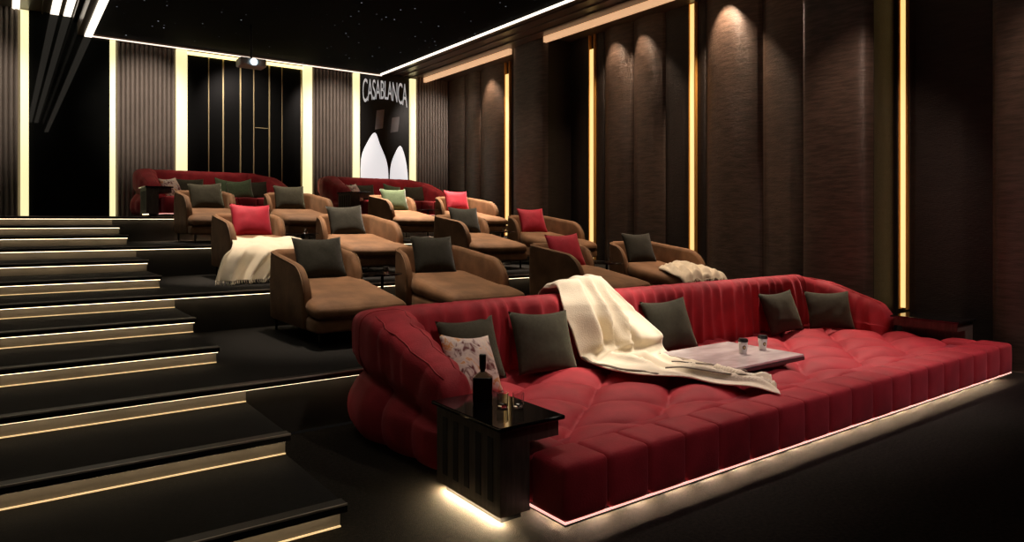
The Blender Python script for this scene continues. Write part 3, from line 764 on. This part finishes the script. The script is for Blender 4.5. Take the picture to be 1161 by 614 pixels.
b = thing('liquor_bottle', 'dark square liquor bottle with tall black stopper on the foreground side table', 'bottle', (2.42, 3.62, .56), math.radians(-36))
bm = bmesh.new(); rbox(bm, (-.062, -.04, 0), (.062, .04, .165), .010, 3); build('body', bm, BOT, b, True)
bm = bmesh.new()
ra = [bm.verts.new(p) for p in ((-.059, -.037, .160), (.059, -.037, .160), (.059, .037, .160), (-.059, .037, .160))]
rb = [bm.verts.new(p) for p in ((-.016, -.016, .195), (.016, -.016, .195), (.016, .016, .195), (-.016, .016, .195))]
for k in range(4): bm.faces.new((ra[k], ra[(k + 1) % 4], rb[(k + 1) % 4], rb[k]))
bm.faces.new(rb); bm.faces.new(ra[::-1]); build('shoulder', bm, LABEL, b)
bm = bmesh.new(); lathe(bm, [(.016, .19), (.016, .21), (.021, .212), (.023, .30), (.019, .305)], n=18); build('stopper', bm, LID, b, True)
for (x, y, l) in ((2.46, 3.46, 'cut glass tumbler beside the dark bottle, nearer the bottle'), (2.535, 3.40, 'cut glass tumbler on the foreground side table, farther right of the bottle')):
    o = tumbler(l, 'cut glass tumblers beside the bottle', .037, .088, 8); o.location = (x, y, .56)

# ------------------------------------------------------------------ poster, projector
p = thing('poster', 'tall black poster with white shapes between light strips on the back wall', 'poster', (7.33, W - .05, 2.0))
pw = 1.42; ph = 3.50
boxo('board', (0, pw, 0, .04, 0, ph), POSTB, p)
def flat(name, pts, m, y=-.004, th=.004):
    bm = bmesh.new(); a = [bm.verts.new((x, y, z)) for x, z in pts]; c_ = [bm.verts.new((x, y + th, z)) for x, z in pts]
    bm.faces.new(a); bm.faces.new(c_[::-1])
    for k in range(len(pts)): bm.faces.new((a[k], a[(k + 1) % len(pts)], c_[(k + 1) % len(pts)], c_[k]))
    return build(name, bm, m, p)
flat('printed_shape', cr([(.03, .35), (.03, 1.30), (.22, 1.78), (.42, 2.02), (.56, 1.72), (.74, 1.32), (.80, .95), (.80, .35)], 4), POSTW)
flat('printed_shape', cr([(.84, .35), (.86, 1.10), (1.00, 1.52), (1.16, 1.72), (1.30, 1.40), (1.37, .95), (1.38, .35)], 4), POSTW)
for k, (x, z, w, h) in enumerate(((.42, 2.10, .22, .55), (.86, 2.05, .22, .45))):
    flat('printed_shape', [(x, z), (x + w, z + .05), (x + w + .05, z + h), (x + .05, z + h - .05)], POSTG)
fc = bpy.data.curves.new('title', 'FONT'); fc.body = 'CASABLANCA'; fc.size = .42; fc.align_x = 'CENTER'; fc.extrude = .002; fc.space_character = .92
fo = bpy.data.objects.new('title', fc); COL.objects.link(fo)
dg = bpy.context.evaluated_depsgraph_get(); me = bpy.data.meshes.new_from_object(fo.evaluated_get(dg)); bpy.data.objects.remove(fo)
xs = [v.co.x for v in me.vertices]; wd = max(xs) - min(xs); me.transform(Matrix.Scale(1.28 / wd, 4, (1, 0, 0)))
for v in me.vertices:                                            # arched lower edge: letters taller at both ends
    t_ = abs(v.co.x) / .64; H_ = .50 + .16 * t_ * t_
    zz = v.co.y / .30; v.co = Vector((v.co.x, -v.co.z, zz * H_ - H_))
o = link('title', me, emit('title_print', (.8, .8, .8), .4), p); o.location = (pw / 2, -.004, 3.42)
pj = thing('ceiling_projector', 'small grey ceiling projector with glowing lens above the gold-lined glass', 'projector', (3.88, 14.0, 4.70))
bm = bmesh.new(); rbox(bm, (-.25, -.17, .03), (.25, .17, .19), .03, 3); build('body', bm, CHROME, pj, True)
bm = bmesh.new()
lathe(bm, [(.06, 0), (.065, .03)], n=20); bmesh.ops.rotate(bm, verts=bm.verts, matrix=Matrix.Rotation(PI / 2, 3, 'X')); bmesh.ops.translate(bm, verts=bm.verts, vec=(-.0, -.165, .11)); build('lens', bm, E_LENS, pj)
bm = bmesh.new(); tube(bm, [(0, 0, .18), (0, 0, 1.36)], .02, 10); build('mount_pole', bm, BLKM, pj, True)

# ------------------------------------------------------------------ lights
def spot(loc, tgt, energy, size=60, blend=.6, col=(1, .80, .62), rad=.08):
    d = bpy.data.lights.new('spot', 'SPOT'); d.energy = energy; d.spot_size = math.radians(size); d.spot_blend = blend; d.color = col; d.shadow_soft_size = rad
    o = bpy.data.objects.new('spot_lamp', d); COL.objects.link(o); o.location = loc
    o.rotation_euler = (Vector(tgt) - Vector(loc)).to_track_quat('-Z', 'Y').to_euler(); return o
ZL = 5.45
en = [[800, 640, 380, 420], [1250, 1800, 1200, 430], [750, 1000, 3000, 2500]]
for r in range(3):
    for c_ in range(4):
        spot((cx[c_] + .1, TY[r] + 2.5, ZL), (cx[c_], TY[r] + 1.9, TZ[r] + .4), en[r][c_], 36, .8)
for x, e in ((3.2, 200), (4.6, 520), (6.1, 420), (7.5, 900), (8.5, 330)):
    spot((x + 2.0, 6.0, ZL), (x, 4.2, .3), e * 1.35, 38, .9, (1, .82, .68))
for x, e in ((2.7, 300), (4.4, 300), (6.2, 330), (8.0, 420)):
    spot((x + 1.3, 2.9, ZL), (x, 4.9, .65), e, 30, 1, (1, .80, .70))  # added fill spots that brighten the backrest from the front
spot((6.3, 3.0, ZL), (4.75, 4.8, .7), 1100, 20, .9, (1, .86, .72))  # added spot that brightens the draped cream throw
spot((4.6, 7.2, ZL), (2.75, 9.35, 1.1), 420, 18, .9)  # added spot to lift the hanging front of the fringed throw
for x, e in ((3.2, 200), (5.2, 420), (7.0, 620), (8.8, 520)):
    spot((x, .6, 5.4), (x + .3, 3.2, .3), e, 30, 1, (1, .72, .76))  # added fill spots for the front face of the sofa
for x, e in ((3.6, 130), (7.6, 130)):
    spot((x, 15.0, ZL), (x, 15.3, LAND), e, 60, .8)
def strip_lamp(loc, sx, sy, L, col):
    d = bpy.data.lights.new('strip', 'AREA'); d.shape = 'RECTANGLE'; d.size = sx; d.size_y = sy; d.energy = L * sx * sy * PI; d.color = col
    o = bpy.data.objects.new('strip_lamp', d); COL.objects.link(o); o.location = loc
strip_lamp((5.63, 5.45 - 2.60 + .1325, .048), 6.3, .025, 1050, (1, .68, .44))
strip_lamp((2.20 + .24 + .12, 5.45 - 2.60 + .36, .048), .02, .46, 900, (1, .68, .44))
strip_lamp((2.21 + .0375, 3.13 + .35, .041), .015, .64, 2600, (1, .74, .42))
for x0 in (2.06, 6.02):
    strip_lamp((x0 + 1.6, 16.42 - 2.60 + .1325, LAND + .048), 2.5, .025, 500, (1, .68, .44))
# added spots that brighten the back wall, no such fixtures there
for x, e in ((2.4, 420), (6.6, 380), (9.4, 300), (-.4, 240), (4.5, 200)):
    spot((x, 13.9, 5.5), (x, 16.7, 4.1), e, 48, .9, (1, .84, .74))
# wall washers in the soffit
for y, e, b in ((7.25, 420, 3.4), (9.95, 170, 3.6), (9.25, 170, 3.6), (14.35, 260, 3.6)):
    spot((9.56, y, 5.60), (9.60, y, b), e * .9, 84, .7, (1, .70, .48), .02)
for (x, y, tx, ty, e) in ((7.9, 4.2, 9.3, 5.0, 210), (7.9, 2.0, 9.3, 2.7, 210), (7.9, 12.0, 9.3, 12.0, 50), (7.9, 10.0, 9.9, 10.0, 45), (7.9, 8.0, 9.9, 7.2, 40)):
    spot((x, y, 5.3), (tx, ty, 1.9), e, 62, .9, (1, .70, .54), .06)  # warm fill spots added to lift the wall, not soffit fixtures
wd = bpy.data.worlds.new('World'); sc.world = wd; wd.use_nodes = True
wd.node_tree.nodes['Background'].inputs[0].default_value = (.5, .42, .36, 1); wd.node_tree.nodes['Background'].inputs[1].default_value = .008

# ------------------------------------------------------------------ camera
cd = bpy.data.cameras.new('camera'); cam = bpy.data.objects.new('camera', cd); COL.objects.link(cam); sc.camera = cam
F_ = 782.5; cd.sensor_width = 36; cd.lens = F_ / 1161 * 36
a = math.atan2(1069.5, 782.5)                                     # view direction, measured from +X towards +Y
cam.location = (0, 0, 1.7); cam.rotation_euler = (PI / 2, 0, a - PI / 2)
cd.shift_x = 0; cd.shift_y = (251 - 307) / 1161
cd.clip_start = .05; cd.clip_end = 100
sc.view_settings.view_transform = 'Standard'; sc.view_settings.look = 'None'; sc.view_settings.gamma = 1; sc.view_settings.use_curve_mapping = False
sc.view_settings.exposure = 0.0
sc.cycles.use_denoising = True
sc.cycles.max_bounces = 6; sc.cycles.sample_clamp_indirect = 4
